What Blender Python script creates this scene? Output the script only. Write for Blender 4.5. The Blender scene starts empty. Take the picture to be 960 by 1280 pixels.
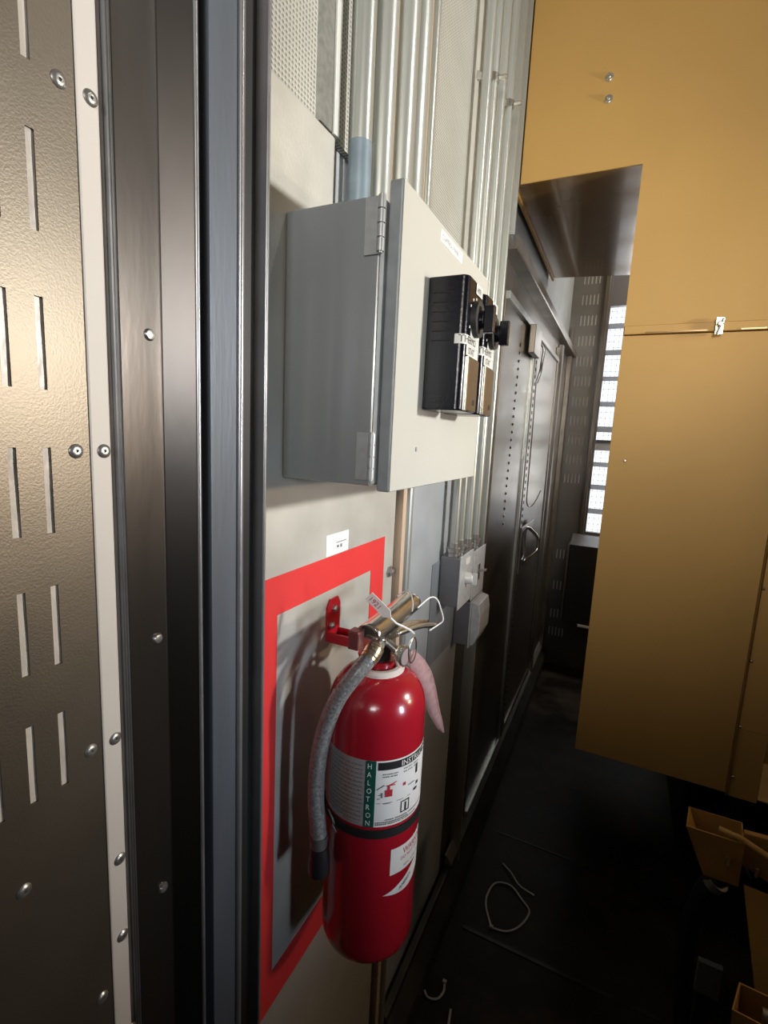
import bpy, bmesh, math, random
from mathutils import Vector, Matrix
random.seed(7)
COL = bpy.context.scene.collection
PI = math.pi

# ------------------------------------------------------------------ materials
def mat(name, color, metal=0.0, rough=0.5, noise=0.0, nscale=8.0, bump=0.0, bscale=60.0,
        stretch=(1, 1, 1), color2=None, coat=0.0, voronoi=False, rvar=0.0, alpha=1.0, trans=0.0, spec=0.5):
    m = bpy.data.materials.new(name); m.use_nodes = True
    nt = m.node_tree; N = nt.nodes; L = nt.links
    b = N['Principled BSDF']
    b.inputs['Metallic'].default_value = metal
    b.inputs['Roughness'].default_value = rough
    b.inputs['Base Color'].default_value = (*color, 1)
    b.inputs['Coat Weight'].default_value = coat
    b.inputs['Coat Roughness'].default_value = 0.08
    b.inputs['Alpha'].default_value = alpha
    b.inputs['Transmission Weight'].default_value = trans
    b.inputs['Specular IOR Level'].default_value = spec
    tc = N.new('ShaderNodeNewGeometry'); mp = N.new('ShaderNodeMapping'); mp.inputs['Scale'].default_value = stretch
    L.new(tc.outputs['Position'], mp.inputs['Vector'])
    if noise > 0:
        if voronoi:
            t = N.new('ShaderNodeTexVoronoi'); t.inputs['Scale'].default_value = nscale; fac = t.outputs['Color']
            sp = N.new('ShaderNodeSeparateColor'); L.new(fac, sp.inputs[0]); fac = sp.outputs[0]
        else:
            t = N.new('ShaderNodeTexNoise'); t.inputs['Scale'].default_value = nscale; t.inputs['Detail'].default_value = 5
            fac = t.outputs['Fac']
        L.new(mp.outputs[0], t.inputs['Vector'])
        r = N.new('ShaderNodeValToRGB')
        c2 = color2 or tuple(c * (1 - noise) for c in color)
        r.color_ramp.elements[0].color = (*c2, 1); r.color_ramp.elements[1].color = (*color, 1)
        r.color_ramp.elements[0].position = 0.3 if not voronoi else 0.0
        r.color_ramp.elements[1].position = 0.7 if not voronoi else 1.0
        L.new(fac, r.inputs[0]); L.new(r.outputs[0], b.inputs['Base Color'])
        if rvar > 0:
            mr = N.new('ShaderNodeMapRange'); mr.inputs['To Min'].default_value = max(.02, rough - rvar); mr.inputs['To Max'].default_value = rough + rvar
            L.new(fac, mr.inputs['Value']); L.new(mr.outputs[0], b.inputs['Roughness'])
    if bump > 0:
        t2 = N.new('ShaderNodeTexNoise'); t2.inputs['Scale'].default_value = bscale; t2.inputs['Detail'].default_value = 3
        L.new(mp.outputs[0], t2.inputs['Vector'])
        bp = N.new('ShaderNodeBump'); bp.inputs['Strength'].default_value = bump; bp.inputs['Distance'].default_value = 0.002
        L.new(t2.outputs['Fac'], bp.inputs['Height']); L.new(bp.outputs[0], b.inputs['Normal'])
    return m

M = {}
M['galv'] = mat('galvanized', (.56, .55, .50), .45, .46, .14, 14, .12, 200, rvar=.06)
M['galv_cool'] = mat('galvanized_cool', (.46, .50, .54), .3, .46, .16, 9, .12, 220, rvar=.05)
M['slotted'] = mat('slotted_steel', (.165, .143, .112), .82, .42, .25, 5, .09, 560, rvar=.05)
M['strip'] = mat('light_strip', (.56, .53, .49), .0, .5, .08, 6)
M['post'] = mat('post_steel', (.085, .076, .069), .88, .33, .35, 5, .10, 60, (1, 1, .3), rvar=.07)
M['post_hem'] = mat('hem_steel', (.20, .20, .20), .8, .4, .3, 20)
M['channel'] = mat('channel_steel', (.125, .145, .175), .5, .42, .25, 20, .1, 150, (1, 1, .15))
M['channel_edge'] = mat('channel_edge', (.36, .36, .37), .75, .33, .2, 20)
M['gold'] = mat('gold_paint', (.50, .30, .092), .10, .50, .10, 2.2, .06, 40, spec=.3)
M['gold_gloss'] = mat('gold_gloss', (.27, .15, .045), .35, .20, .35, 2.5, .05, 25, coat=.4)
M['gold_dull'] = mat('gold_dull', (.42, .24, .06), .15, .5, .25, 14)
M['cab_shade'] = mat('cabinet_grey_shaded', (.175, .185, .185), .05, .24, .05, 12, coat=.2)  # cabinet grey darkened: shade of the side put into the colour
M['cab_lit'] = mat('cabinet_grey_lit', (.47, .47, .425), .0, .42, .03, 8)  # same cabinet grey lightened: light on the door put into the colour
M['cab_edge'] = mat('cabinet_edge_grey', (.20, .215, .22), .05, .45, .2, 50)
M['hinge'] = mat('hinge_steel', (.34, .35, .35), .5, .38, .2, 80)
M['chrome'] = mat('bright_zinc', (.72, .69, .62), .95, .22, .1, 60)
M['steel'] = mat('plain_steel', (.46, .45, .43), .85, .32, .2, 60)
M['conduit'] = mat('conduit_steel', (.56, .58, .54), .7, .33, .25, 18, .1, 120, (1, 1, .1))
M['tape_blue'] = mat('blue_grey_tape', (.20, .26, .30), .3, .45, .25, 30)
M['copper_strip'] = mat('tan_strip', (.58, .44, .32), .2, .5, .15, 20, stretch=(1, 1, .2))
M['darkgap'] = mat('dark_gap', (.03, .03, .028), .1, .7)
M['red_tape'] = mat('red_tape', (.66, .045, .045), 0, .33, .06, 14)
M['red_paint'] = mat('extinguisher_red', (.38, .010, .022), 0, .22, .04, 10, coat=.5)
M['red_metal'] = mat('bracket_red', (.40, .012, .02), .1, .3)
M['black'] = mat('black_plastic', (.004, .004, .007), 0, .20, 0, bump=.12, bscale=260, spec=.25)
M['black_matte'] = mat('black_matte', (.012, .012, .012), 0, .55)
M['black_print'] = mat('black_print', (.015, .015, .015), 0, .5)
M['grey_print'] = mat('grey_print', (.16, .16, .17), 0, .6)
M['green_print'] = mat('green_print', (.010, .085, .055), 0, .4)
M['red_print'] = mat('red_print', (.45, .03, .05), 0, .5)
M['blue_print'] = mat('blue_print', (.03, .05, .14), 0, .5)
M['white'] = mat('white_label', (.80, .80, .77), 0, .45)
M['label_grey'] = mat('label_silver', (.42, .40, .39), .1, .42, .35, 260, stretch=(1, 1, 3))
M['hose'] = mat('hose_rubber', (.25, .25, .245), .0, .30, .75, 260, .25, 300, color2=(.09, .09, .09))
M['nozzle'] = mat('nozzle_black', (.015, .015, .018), 0, .35)
M['brass'] = mat('brass_fitting', (.55, .47, .33), .9, .28, .2, 90)
M['plate_face'] = mat('thermostat_plate', (.17, .13, .09), .75, .3)
M['ebox'] = mat('box_grey', (.20, .20, .215), .3, .42, .1, 30)
M['ebox_face'] = mat('box_cover', (.60, .62, .64), .1, .33, .2, 60)
M['backplate'] = mat('back_plate', (.30, .33, .37), .3, .42, .3, 22, stretch=(1, 1, .3))
M['door'] = mat('door_steel', (.24, .205, .165), .80, .34, .45, 4, .7, 7, (1, 1, 2.2), rvar=.10)
M['door_trim'] = mat('door_trim_steel', (.22, .20, .175), .85, .34, .3, 8)
M['header'] = mat('header_steel', (.34, .30, .25), .8, .32, .5, 6)
M['backwall'] = mat('backwall_steel', (.20, .19, .172), .5, .40, .2, 5)
M['darkbox'] = mat('dark_heater', (.02, .022, .028), .1, .45)
M['floor'] = None
M['wall_dark'] = mat('wall_dark', (.09, .088, .085), .3, .5, .2, 3)
M['wall_mid'] = mat('wall_mid', (.16, .15, .14), .0, .6, .2, 3)
M['ceil'] = mat('ceiling_paint', (.40, .38, .34), 0, .6, .1, 3)
M['foil'] = mat('insulation_foil', (.62, .58, .52), .0, .35, .3, 40, .9, 45, stretch=(1, 1, .5))
M['zip'] = mat('zip_nylon', (.55, .55, .52), 0, .4)
M['tag_clear'] = mat('tag_plastic', (.66, .42, .42), 0, .22, .3, 90, alpha=.62)
M['gauge_clear'] = mat('gauge_lens', (.8, .75, .75), .3, .08, alpha=.65)
M['slat'] = mat('slat_steel', (.16, .16, .17), .5, .4)
M['skid'] = mat('skid_black', (.014, .012, .010), .2, .5, .3, 9)

def floor_mat():
    m = bpy.data.materials.new('floor_dark'); m.use_nodes = True
    nt = m.node_tree; N = nt.nodes; L = nt.links; b = N['Principled BSDF']
    g = N.new('ShaderNodeNewGeometry')
    t = N.new('ShaderNodeTexNoise'); t.inputs['Scale'].default_value = 3.5; t.inputs['Detail'].default_value = 7; t.inputs['Roughness'].default_value = .65
    L.new(g.outputs['Position'], t.inputs['Vector'])
    r = N.new('ShaderNodeValToRGB'); e = r.color_ramp.elements
    e[0].position = .42; e[0].color = (.009, .0075, .006, 1); e[1].position = .78; e[1].color = (.065, .052, .042, 1)
    L.new(t.outputs['Fac'], r.inputs[0]); L.new(r.outputs[0], b.inputs['Base Color'])
    mr = N.new('ShaderNodeMapRange'); mr.inputs['To Min'].default_value = .38; mr.inputs['To Max'].default_value = .7
    L.new(t.outputs['Fac'], mr.inputs['Value']); L.new(mr.outputs[0], b.inputs['Roughness'])
    b.inputs['Specular IOR Level'].default_value = .2
    return m
M['floor'] = floor_mat()

def perf_mat():
    # fine punched sheet: rows of small oval dimples in the y/z plane
    m = bpy.data.materials.new('perforated_sheet'); m.use_nodes = True
    nt = m.node_tree; N = nt.nodes; L = nt.links; b = N['Principled BSDF']
    g = N.new('ShaderNodeNewGeometry'); s = N.new('ShaderNodeSeparateXYZ'); L.new(g.outputs['Position'], s.inputs[0])
    def mth(op, a, v=None):
        n = N.new('ShaderNodeMath'); n.operation = op
        if isinstance(a, (int, float)): n.inputs[0].default_value = a
        else: L.new(a, n.inputs[0])
        if v is not None:
            if isinstance(v, (int, float)): n.inputs[1].default_value = v
            else: L.new(v, n.inputs[1])
        return n.outputs[0]
    wy = mth('SINE', mth('MULTIPLY', s.outputs[1], 2 * PI / .0068))
    wz = mth('SINE', mth('MULTIPLY', s.outputs[2], 2 * PI / .0062))
    d = mth('MULTIPLY', mth('ADD', wy, wz), .5)
    r = N.new('ShaderNodeValToRGB'); e = r.color_ramp.elements
    e[0].position = .28; e[0].color = (.52, .52, .47, 1); e[1].position = .62; e[1].color = (.20, .195, .165, 1)
    L.new(d, r.inputs[0])
    nz = N.new('ShaderNodeTexNoise'); nz.inputs['Scale'].default_value = 9
    L.new(g.outputs['Position'], nz.inputs['Vector'])
    mx = N.new('ShaderNodeMix'); mx.data_type = 'RGBA'; mx.blend_type = 'MULTIPLY'; mx.inputs[0].default_value = .25
    L.new(r.outputs[0], mx.inputs[6]); L.new(nz.outputs['Fac'], mx.inputs[7]); L.new(mx.outputs[2], b.inputs['Base Color'])
    bp = N.new('ShaderNodeBump'); bp.inputs['Strength'].default_value = .4; bp.inputs['Distance'].default_value = .001; bp.invert = True
    L.new(d, bp.inputs['Height']); L.new(bp.outputs[0], b.inputs['Normal'])
    b.inputs['Metallic'].default_value = .3; b.inputs['Roughness'].default_value = .45
    return m
M['perf'] = perf_mat()

# ------------------------------------------------------------------ mesh helpers (world coordinates)
def BM(): return bmesh.new()
def box(bm, x0, x1, y0, y1, z0, z1):
    v = [bm.verts.new(p) for p in ((x0,y0,z0),(x1,y0,z0),(x1,y1,z0),(x0,y1,z0),(x0,y0,z1),(x1,y0,z1),(x1,y1,z1),(x0,y1,z1))]
    for f in ((0,3,2,1),(4,5,6,7),(0,1,5,4),(1,2,6,5),(2,3,7,6),(3,0,4,7)): bm.faces.new([v[i] for i in f])
    return bm
def prism(bm, pts, a0, a1, axis='z', closed=True):
    """pts = 2-D outline; extruded along axis from a0 to a1"""
    def P(p, a):
        if axis == 'z': return (p[0], p[1], a)
        if axis == 'x': return (a, p[0], p[1])
        return (p[0], a, p[1])
    A = [bm.verts.new(P(p, a0)) for p in pts]; B = [bm.verts.new(P(p, a1)) for p in pts]
    n = len(pts)
    for i in range(n if closed else n - 1):
        j = (i + 1) % n; bm.faces.new((A[i], A[j], B[j], B[i]))
    if closed:
        bm.faces.new(list(reversed(A))); bm.faces.new(B)
    bmesh.ops.recalc_face_normals(bm, faces=bm.faces)
    return bm
def frame_of(d):
    d = Vector(d).normalized(); u = Vector((0, 0, 1)) if abs(d.z) < .9 else Vector((1, 0, 0))
    a = d.cross(u).normalized(); b = d.cross(a).normalized(); return d, a, b
def cyl(bm, p0, p1, r0, r1=None, n=24):
    r1 = r0 if r1 is None else r1
    p0 = Vector(p0); p1 = Vector(p1); d, a, b = frame_of(p1 - p0)
    A = []; B = []
    for i in range(n):
        t = 2 * PI * i / n; o = a * math.cos(t) + b * math.sin(t)
        A.append(bm.verts.new(p0 + o * r0)); B.append(bm.verts.new(p1 + o * r1))
    for i in range(n):
        j = (i + 1) % n; bm.faces.new((A[i], A[j], B[j], B[i]))
    bm.faces.new(list(reversed(A))); bm.faces.new(B)
    return bm
def lathe(bm, prof, c, axis=(0, 0, 1), n=32):
    """prof = [(radius, height)]"""
    c = Vector(c); d, a, b = frame_of(axis); rings = []
    for r, h in prof:
        if r < 1e-6: rings.append([bm.verts.new(c + d * h)])
        else: rings.append([bm.verts.new(c + d * h + (a * math.cos(2*PI*i/n) + b * math.sin(2*PI*i/n)) * r) for i in range(n)])
    for A, B in zip(rings, rings[1:]):
        for i in range(n):
            j = (i + 1) % n
            if len(A) == 1 and len(B) == 1: continue
            if len(A) == 1: bm.faces.new((A[0], B[j], B[i]))
            elif len(B) == 1: bm.faces.new((A[i], A[j], B[0]))
            else: bm.faces.new((A[i], A[j], B[j], B[i]))
    bmesh.ops.recalc_face_normals(bm, faces=bm.faces)
    return bm
def spline(pts, k=8):
    pts = [Vector(p) for p in pts]; out = []
    P = [pts[0] * 2 - pts[1]] + pts + [pts[-1] * 2 - pts[-2]]
    for i in range(1, len(P) - 2):
        a, b, c, d = P[i-1], P[i], P[i+1], P[i+2]
        for s in range(k):
            t = s / k
            out.append(.5 * ((2*b) + (c-a)*t + (2*a-5*b+4*c-d)*t*t + (3*b-a-3*c+d)*t**3))
    out.append(pts[-1]); return out
def tube(bm, pts, r, n=16, closed=False, flat=None):
    """sweep; r a number or list; flat=(w,h) for strap sections"""
    pts = [Vector(p) for p in pts]; m = len(pts); rings = []; up = None
    for i, p in enumerate(pts):
        if closed: t = (pts[(i+1) % m] - pts[i-1]).normalized()
        else: t = (pts[min(i+1, m-1)] - pts[max(i-1, 0)]).normalized()
        if up is None: _, a, b = frame_of(t)
        else:
            a = (up - t * up.dot(t)).normalized(); b = t.cross(a).normalized()
        up = a
        rr = r[i] if isinstance(r, (list, tuple)) else r
        ring = []
        for k in range(n):
            th = 2 * PI * k / n
            if flat: o = a * math.cos(th) * flat[0] + b * math.sin(th) * flat[1]
            else: o = (a * math.cos(th) + b * math.sin(th)) * rr
            ring.append(bm.verts.new(p + o))
        rings.append(ring)
    for i in range(m if closed else m - 1):
        A = rings[i]; B = rings[(i+1) % m]
        for k in range(n): bm.faces.new((A[k], A[(k+1) % n], B[(k+1) % n], B[k]))
    if not closed:
        bm.faces.new(list(reversed(rings[0]))); bm.faces.new(rings[-1])
    bmesh.ops.recalc_face_normals(bm, faces=bm.faces)
    return bm
def sheet_holes(bm, us, vs, holes, fn):
    """grid of cells over u,v; cells whose centre falls in a hole are left out"""
    U = sorted(set(us)); V = sorted(set(vs)); vt = {}
    def vert(i, j):
        if (i, j) not in vt: vt[i, j] = bm.verts.new(fn(U[i], V[j]))
        return vt[i, j]
    for i in range(len(U) - 1):
        for j in range(len(V) - 1):
            cu = (U[i] + U[i+1]) / 2; cv = (V[j] + V[j+1]) / 2
            if any(h[0] < cu < h[1] and h[2] < cv < h[3] for h in holes): continue
            bm.faces.new((vert(i, j), vert(i+1, j), vert(i+1, j+1), vert(i, j+1)))
    return bm

# ------------------------------------------------------------------ object helpers
WORLD = {}
def obj(name, bm, m, parent=None, smooth=False, bevel=0, solid=0, origin=None):
    me = bpy.data.meshes.new(name); bm.to_mesh(me); bm.free()
    xs = [v.co.x for v in me.vertices]; ys = [v.co.y for v in me.vertices]; zs = [v.co.z for v in me.vertices]
    c = Vector(origin) if origin else Vector(((min(xs)+max(xs))/2, (min(ys)+max(ys))/2, min(zs)))
    me.transform(Matrix.Translation(-c))
    o = bpy.data.objects.new(name, me); COL.objects.link(o); me.materials.append(M[m] if isinstance(m, str) else m)
    WORLD[o.name] = c
    if parent is not None:
        o.parent = parent; o.location = c - WORLD[parent.name]
    else: o.location = c
    if smooth:
        for p in me.polygons: p.use_smooth = True
        try: me.set_sharp_from_angle(angle=math.radians(38))
        except Exception: pass
    if solid:
        md = o.modifiers.new('s', 'SOLIDIFY'); md.thickness = solid; md.offset = -1
    if bevel:
        md = o.modifiers.new('b', 'BEVEL'); md.width = bevel; md.segments = 2; md.limit_method = 'ANGLE'
    return o
def thing(name, loc, label, cat, group=None):
    o = bpy.data.objects.new(name, None); COL.objects.link(o); o.location = loc; o.empty_display_size = .02
    WORLD[o.name] = Vector(loc); o['label'] = label; o['category'] = cat
    if group: o['group'] = group
    return o
def tag(o, label, cat, group=None):
    o['label'] = label; o['category'] = cat
    if group: o['group'] = group
    return o
def struct(name, bm, m, **k):
    o = obj(name, bm, m, **k); o['kind'] = 'structure'; return o
def copy_part(src, parent, p):
    c = src.copy(); COL.objects.link(c); c.parent = parent
    c.location = Vector(p) - (WORLD[parent.name] if parent else Vector()); WORLD[c.name] = Vector(p)
    return c
def text_bm(s, size, fn, spacing=1.0, align='LEFT'):
    """font outline turned into a mesh and laid on a surface with fn(u, v)"""
    cu = bpy.data.curves.new('t', 'FONT'); cu.body = s; cu.size = size; cu.space_character = spacing; cu.align_x = align
    cu.resolution_u = 2; cu.extrude = 0
    to = bpy.data.objects.new('t', cu); COL.objects.link(to)
    dg = bpy.context.evaluated_depsgraph_get(); dg.update()
    me = bpy.data.meshes.new_from_object(to.evaluated_get(dg))
    bpy.data.objects.remove(to); bpy.data.curves.remove(cu)
    bm = bmesh.new(); bm.from_mesh(me); bpy.data.meshes.remove(me)
    for v in bm.verts: v.co = Vector(fn(v.co.x, v.co.y))
    return bm

# ------------------------------------------------------------------ the setting
Y0, Y1, X1, ZC = -2.2, 3.81, 3.0, 3.4
struct('floor', box(BM(), -.10, X1, Y0, Y1 + .05, -.06, 0), 'floor')
struct('ceiling', box(BM(), -.10, X1, Y0, Y1 + .05, ZC, ZC + .06), 'ceil')
struct('wall_left', box(BM(), -.08, -.016, Y0, Y1, 0, ZC), 'galv_cool')
struct('wall_right', box(BM(), X1, X1 + .06, Y0, Y1, 0, ZC), 'wall_mid')
struct('wall_front', box(BM(), -.10, X1, Y0 - .06, Y0, 0, ZC), 'wall_mid')

# back wall: slotted sheet with a window opening on the right
us = [-.02, .22, 1.2, X1]; vs = [0, 1.03, 2.86, ZC]; holes = [(.22, 1.2, 1.03, 2.86)]
rows = [2.79 - .1365 * i for i in range(11)] + [.86, .62, .40, .26]
for zc in rows:
    for k in range(5):
        xa = .052 + k * .024; h = (xa, xa + .0075, zc - .034, zc + .034); holes.append(h); us += h[:2]; vs += h[2:]
struct('wall_back', sheet_holes(BM(), us, vs, holes, lambda u, v: (u, Y1, v)), 'backwall', solid=.002)
struct('slot_backlight', box(BM(), -.02, .195, Y1 + .0035, Y1 + .008, 0, ZC), mat('backlight_pale', (.62, .62, .60), 0, .6))  # added pale sheet; its colour stands for daylight behind the slots
b = BM(); box(b, .1955, .2215, Y1 - .03, Y1 + .05, 1.0, 2.9); box(b, .0, .018, Y1 - .02, Y1, 0, 2.48)
struct('trim_1', b, 'door_trim', bevel=.002)
# window: frame, blades, wire grid
wf = BM(); box(wf, .2215, .236, Y1 - .012, Y1 + .04, 1.03, 2.86); box(wf, .236, 1.2, Y1 - .012, Y1 + .04, 1.03, 1.05); box(wf, .236, 1.2, Y1 - .012, Y1 + .04, 2.60, 2.86)
win = struct('window_1', wf, 'slat', bevel=.001)
for z, t in ((2.47, .020), (2.297, .022), (2.122, .016), (1.95, .016), (1.776, .022), (1.665, .055), (1.529, .012), (1.367, .014), (1.193, .014)):
    s = BM(); prism(s, [(Y1 + .0, z - t/2), (Y1 + .012, z - t/2 - .004), (Y1 + .05, z + t/2 + .012), (Y1 + .046, z + t/2 + .016)], .236, 1.2, 'x')
    obj('louver_blade', s, 'slat', win)
g = BM()
for i in range(30): x = .245 + i * .032; box(g, x, x + .0022, Y1 + .06, Y1 + .062, 1.04, 2.62)
for i in range(40): z = 1.06 + i * .04; box(g, .236, 1.2, Y1 + .0625, Y1 + .0645, z, z + .0022)
obj('wire_mesh', g, 'slat', win)

# ------------------------------------------------------------------ left: slotted panel
sp = thing('slotted_panel', (0, .10, .6), 'bronze-toned steel panel with rows of vertical slots at the left', 'panel')
holes = []; us = [-.30, .2790]; vs = [.002, 3.39]
for zt in (1.988, 1.872, 1.754, 1.638, 1.5225, 1.4075):
    for k in range(11):
        yc = .2435 - .0258 * k
        h = (yc - .0032, yc + .0032, zt - .0705, zt); holes.append(h); us += h[:2]; vs += h[2:]
obj('sheet', sheet_holes(BM(), us, vs, holes, lambda u, v: (.0012, u, v)), 'slotted', sp, solid=.0015)
def rivet_bm(r=.0062, p=(0, 0, 0)):
    b = BM(); lathe(b, [(0, .0006), (r*.18, .0006), (r*.2, .0024), (r*.45, .0027), (r*.8, .0018), (r, .0006), (r, 0)], p, (1, 0, 0), 24); return b
riv = obj('rivet', rivet_bm(p=(.0012, .267, 1.917)), 'steel', sp, smooth=True, origin=(.0012, .267, 1.917))
for y, z in ((.267, 1.635), (.268, 1.356), (.205, 1.263), (.268, 1.08), (-.02, 1.263), (-.24, 1.635)):
    copy_part(riv, sp, (.0012, y, z))
# punched rim round each slot is part of the sheet; crinkled wrap behind
ib = BM(); us = [-.30 + i * .00578 for i in range(100)]; vs = [.002 + i * .0225 for i in range(150)]
sheet_holes(ib, us, vs, [], lambda u, v: (-.0010 + .0005 * math.sin(u * 210 + 3 * math.sin(v * 17)) * math.sin(v * 43 + u * 60), u, v))
tag(obj('insulation_sheet', ib, 'foil', smooth=True), 'crinkled whitish insulation wrap seen through the slots of the left panel', 'insulation')

st = thing('edge_strip', (0, .292, .3), 'pale beige metal strip with domed rivets beside the slotted panel', 'strip')
b = BM(); prism(b, [(-.01, .2802), (.0015, .2802), (.0022, .2812), (.0022, .2975), (.0012, .2990), (-.003, .3015), (-.01, .3015)], 0, ZC - .002)
obj('strip_face', b, 'strip', st)
for y, z in ((.2915, 1.918), (.2915, 1.635), (.292, 1.355), (.292, 1.221), (.292, 1.13), (.297, 1.005)):
    r = copy_part(riv, st, (.0022, y, z))

# ------------------------------------------------------------------ left: bent steel post
po = thing('steel_post', (0, .34, .0), 'dark bent steel door post with a warm sheen, two angled faces', 'post')
b = BM(); prism(b, [(-.012, .3120), (.0004, .3120), (.0006, .357), (.028, .3755), (.0285, .379), (.024, .3815), (-.012, .3815)], 0, ZC - .002)
obj('post_face', b, 'post', po, bevel=.0012)
b = BM()
prism(b, [(-.012, .3022), (-.002, .3022), (-.0005, .3035), (-.002, .3048), (.001, .3060), (.0022, .3072), (.001, .3085), (.0022, .3098), (.0012, .3118), (-.012, .3118)], 0, ZC - .002)
obj('hem', b, 'post_hem', po, bevel=.0004)
b = BM(); cyl(b, (.0276, .3775, 0), (.0276, .3775, ZC - .002), .0024, n=16); obj('rolled_edge', b, 'channel_edge', po, smooth=True)
def screw_bm(p):
    b = BM(); lathe(b, [(0, .0032), (.002, .0034), (.0044, .0028), (.0056, .001), (.0058, 0)], p, (1, 0, 0), 18)
    x, y, z = p; box(b, x + .0026, x + .0034, y - .0022, y + .0022, z - .0004, z + .0004); return b
sc = obj('screw', screw_bm((.0005, .343, 1.745)), 'steel', po, smooth=True, origin=(.0005, .343, 1.745))
for z in (1.439, 1.139, .84, 2.05): copy_part(sc, po, (.0005, .3445, z))

ch = thing('steel_channel', (0, .44, .0), 'blue-grey painted steel channel standing between bronze post and wall plate', 'post')
b = BM(); prism(b, [(-.012, .3850), (.010, .3850), (.010, .392), (.027, .3955), (.027, .4335), (.0, .4335), (-.012, .4335)], 0, ZC - .002); obj('front_flange', b, 'channel', ch, bevel=.0008)
b = BM(); cyl(b, (.0288, .4370, 0), (.0288, .4370, ZC - .002), .0035, n=18); cyl(b, (.0262, .4420, 0), (.0262, .4420, ZC - .002), .0026, n=14); obj('rolled_edge', b, 'channel_edge', ch, smooth=True)
b = BM(); box(b, -.012, .012, .4340, .4790, 0, ZC - .002); obj('recess', b, mat('recess_shade', (.055, .055, .055), .6, .4, .4, 12, stretch=(1, 1, .4)), ch)  # steel darkened, shade of the recess put into the colour
b = BM(); prism(b, [(-.012, .4792), (.028, .4792), (.0295, .4805), (.0295, .4830), (.028, .4842), (-.012, .4842)], 0, ZC - .002); obj('outer_lip', b, 'channel_edge', ch, bevel=.0005)

# ------------------------------------------------------------------ wall sheets
b = BM(); prism(b, [(.486, .002), (.905, .002), (.905, 1.80), (.664, 1.80), (.664, 2.078), (.486, 2.078)], -.012, 0, 'x')
plate = tag(obj('galvanized_plate', b, 'galv', bevel=.001), 'large dull galvanized plate behind the fire extinguisher and grey cabinet', 'panel')
b = BM(); box(b, -.014, -.004, .486, 1.262, 2.079, ZC - .001)
tag(obj('perforated_sheet', b, 'perf'), 'finely perforated metal sheet high on the wall left of and behind the pipes', 'panel')
b = BM(); prism(b, [(-.004, .618), (.002, .622), (.002, .6505), (-.004, .6525)], 2.0792, ZC - .001)
tag(obj('dark_band', b, mat('dark_band_perf', (.25, .25, .225), .4, .45, .3, 120)), 'darker vertical band standing on the perforated sheet above the plate', 'strip')  # band slightly darker than the perforated sheet, raised a little
b = BM(); box(b, -.012, .004, .6545, .668, 2.0792, ZC - .002)
tag(obj('trim_flange', b, mat('flange_pale', (.60, .60, .56), .3, .45), bevel=.001), 'pale narrow flange between plate corner and first pipe', 'strip')
# right-hand grey sheets below and behind the cabinet
b = BM(); box(b, -.014, -.003, .995, 1.486, .16, 2.078)
tag(obj('wall_sheet', b, 'galv_cool', bevel=.001), 'cool grey sheet right of the extinguisher carrying the electrical boxes', 'panel')
b = BM(); box(b, -.014, -.003, 1.263, 1.595, 2.079, ZC - .001)
tag(obj('smooth_sheet', b, 'galv'), 'smooth light sheet behind the thin conduits near the ceiling', 'panel')
b = BM(); box(b, -.014, -.003, 1.492, 1.595, .16, 2.078)
tag(obj('corner_sheet', b, 'door'), 'narrow dark steel sheet between electrical boxes and door frame', 'panel')
# seam strut
stt = thing('wall_strut', (.0, .95, .3), 'vertical galvanized strut with a dark slot right of the extinguisher plate', 'strut')
b = BM(); box(b, -.014, -.001, .9055, .944, .16, ZC - .002); obj('flat_edge', b, 'galv', stt)
b = BM(); box(b, -.014, -.008, .944, .956, .16, ZC - .002); obj('slot_shadow', b, 'darkgap', stt)
b = BM(); box(b, -.014, .012, .956, .974, .16, ZC - .002); obj('middle_edge', b, 'copper_strip', stt, bevel=.001)
b = BM(); cyl(b, (.010, .986, .16), (.010, .986, ZC - .002), .0115, n=20); obj('rounded_edge', b, 'conduit', stt, smooth=True)
b = BM(); lathe(b, [(0, .012), (.004, .012), (.008, .011), (.0085, .004), (.013, .0035), (.013, 0)], (-.001, .9265, 1.377), (1, 0, 0), 6); obj('hex_bolt', b, 'steel', stt)

# ------------------------------------------------------------------ conduits
def pipe(y, x, r, z0, z1, label, m='conduit', grp='galvanized pipes above the grey cabinet', extra=None):
    t = thing('conduit', (x, y, z0), label, 'pipe', grp)
    b = BM(); cyl(b, (x, y, z0), (x, y, z1), r, n=28); obj('tube', b, m, t, smooth=True)
    return t
TOPZ = ZC - .001
p1 = pipe(.6975-.010, .028, .0165, 1.9375, TOPZ, 'leftmost galvanized pipe above the cabinet, lower end wrapped in blue-grey')
b = BM(); cyl(b, (.028, .6875, 1.9375), (.028, .6875, 2.078), .0172, n=28); obj('tape_wrap', b, 'tape_blue', p1, smooth=True)
pipe(.716, .014, .006, 1.9375, TOPZ, 'thin rod right of the blue-wrapped pipe above the cabinet')
pipe(.748, .030, .0195, 1.9375, TOPZ, 'thick galvanized pipe second from left above the cabinet')
pipe(.781, .012, .007, 1.9375, TOPZ, 'thin tan rod between the two thickest pipes above the cabinet', 'copper_strip')
pipe(.816, .032, .0215, 1.9375, TOPZ, 'thickest galvanized pipe in the middle above the cabinet')
pipe(.874, .026, .0245, 1.9375, TOPZ, 'rightmost thick galvanized pipe rising from the cabinet top')
G2 = 'thin conduits running down to the electrical boxes'
ZA, ZB = 1.345, 1.335
def thin(y, z0, label):
    t = pipe(y, .030, .0115, z0, TOPZ, label, 'conduit', G2)
    b = BM(); lathe(b, [(.0, 0), (.016, 0), (.016, .010), (.0185, .012), (.0185, .022), (.0145, .024), (.0145, .038), (.0, .038)], (.030, y, z0), (0, 0, 1), 16)
    obj('connector', b, 'steel', t, smooth=True); return t
thin(1.277, ZA, 'leftmost thin conduit ending on top of the front switch box')
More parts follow.
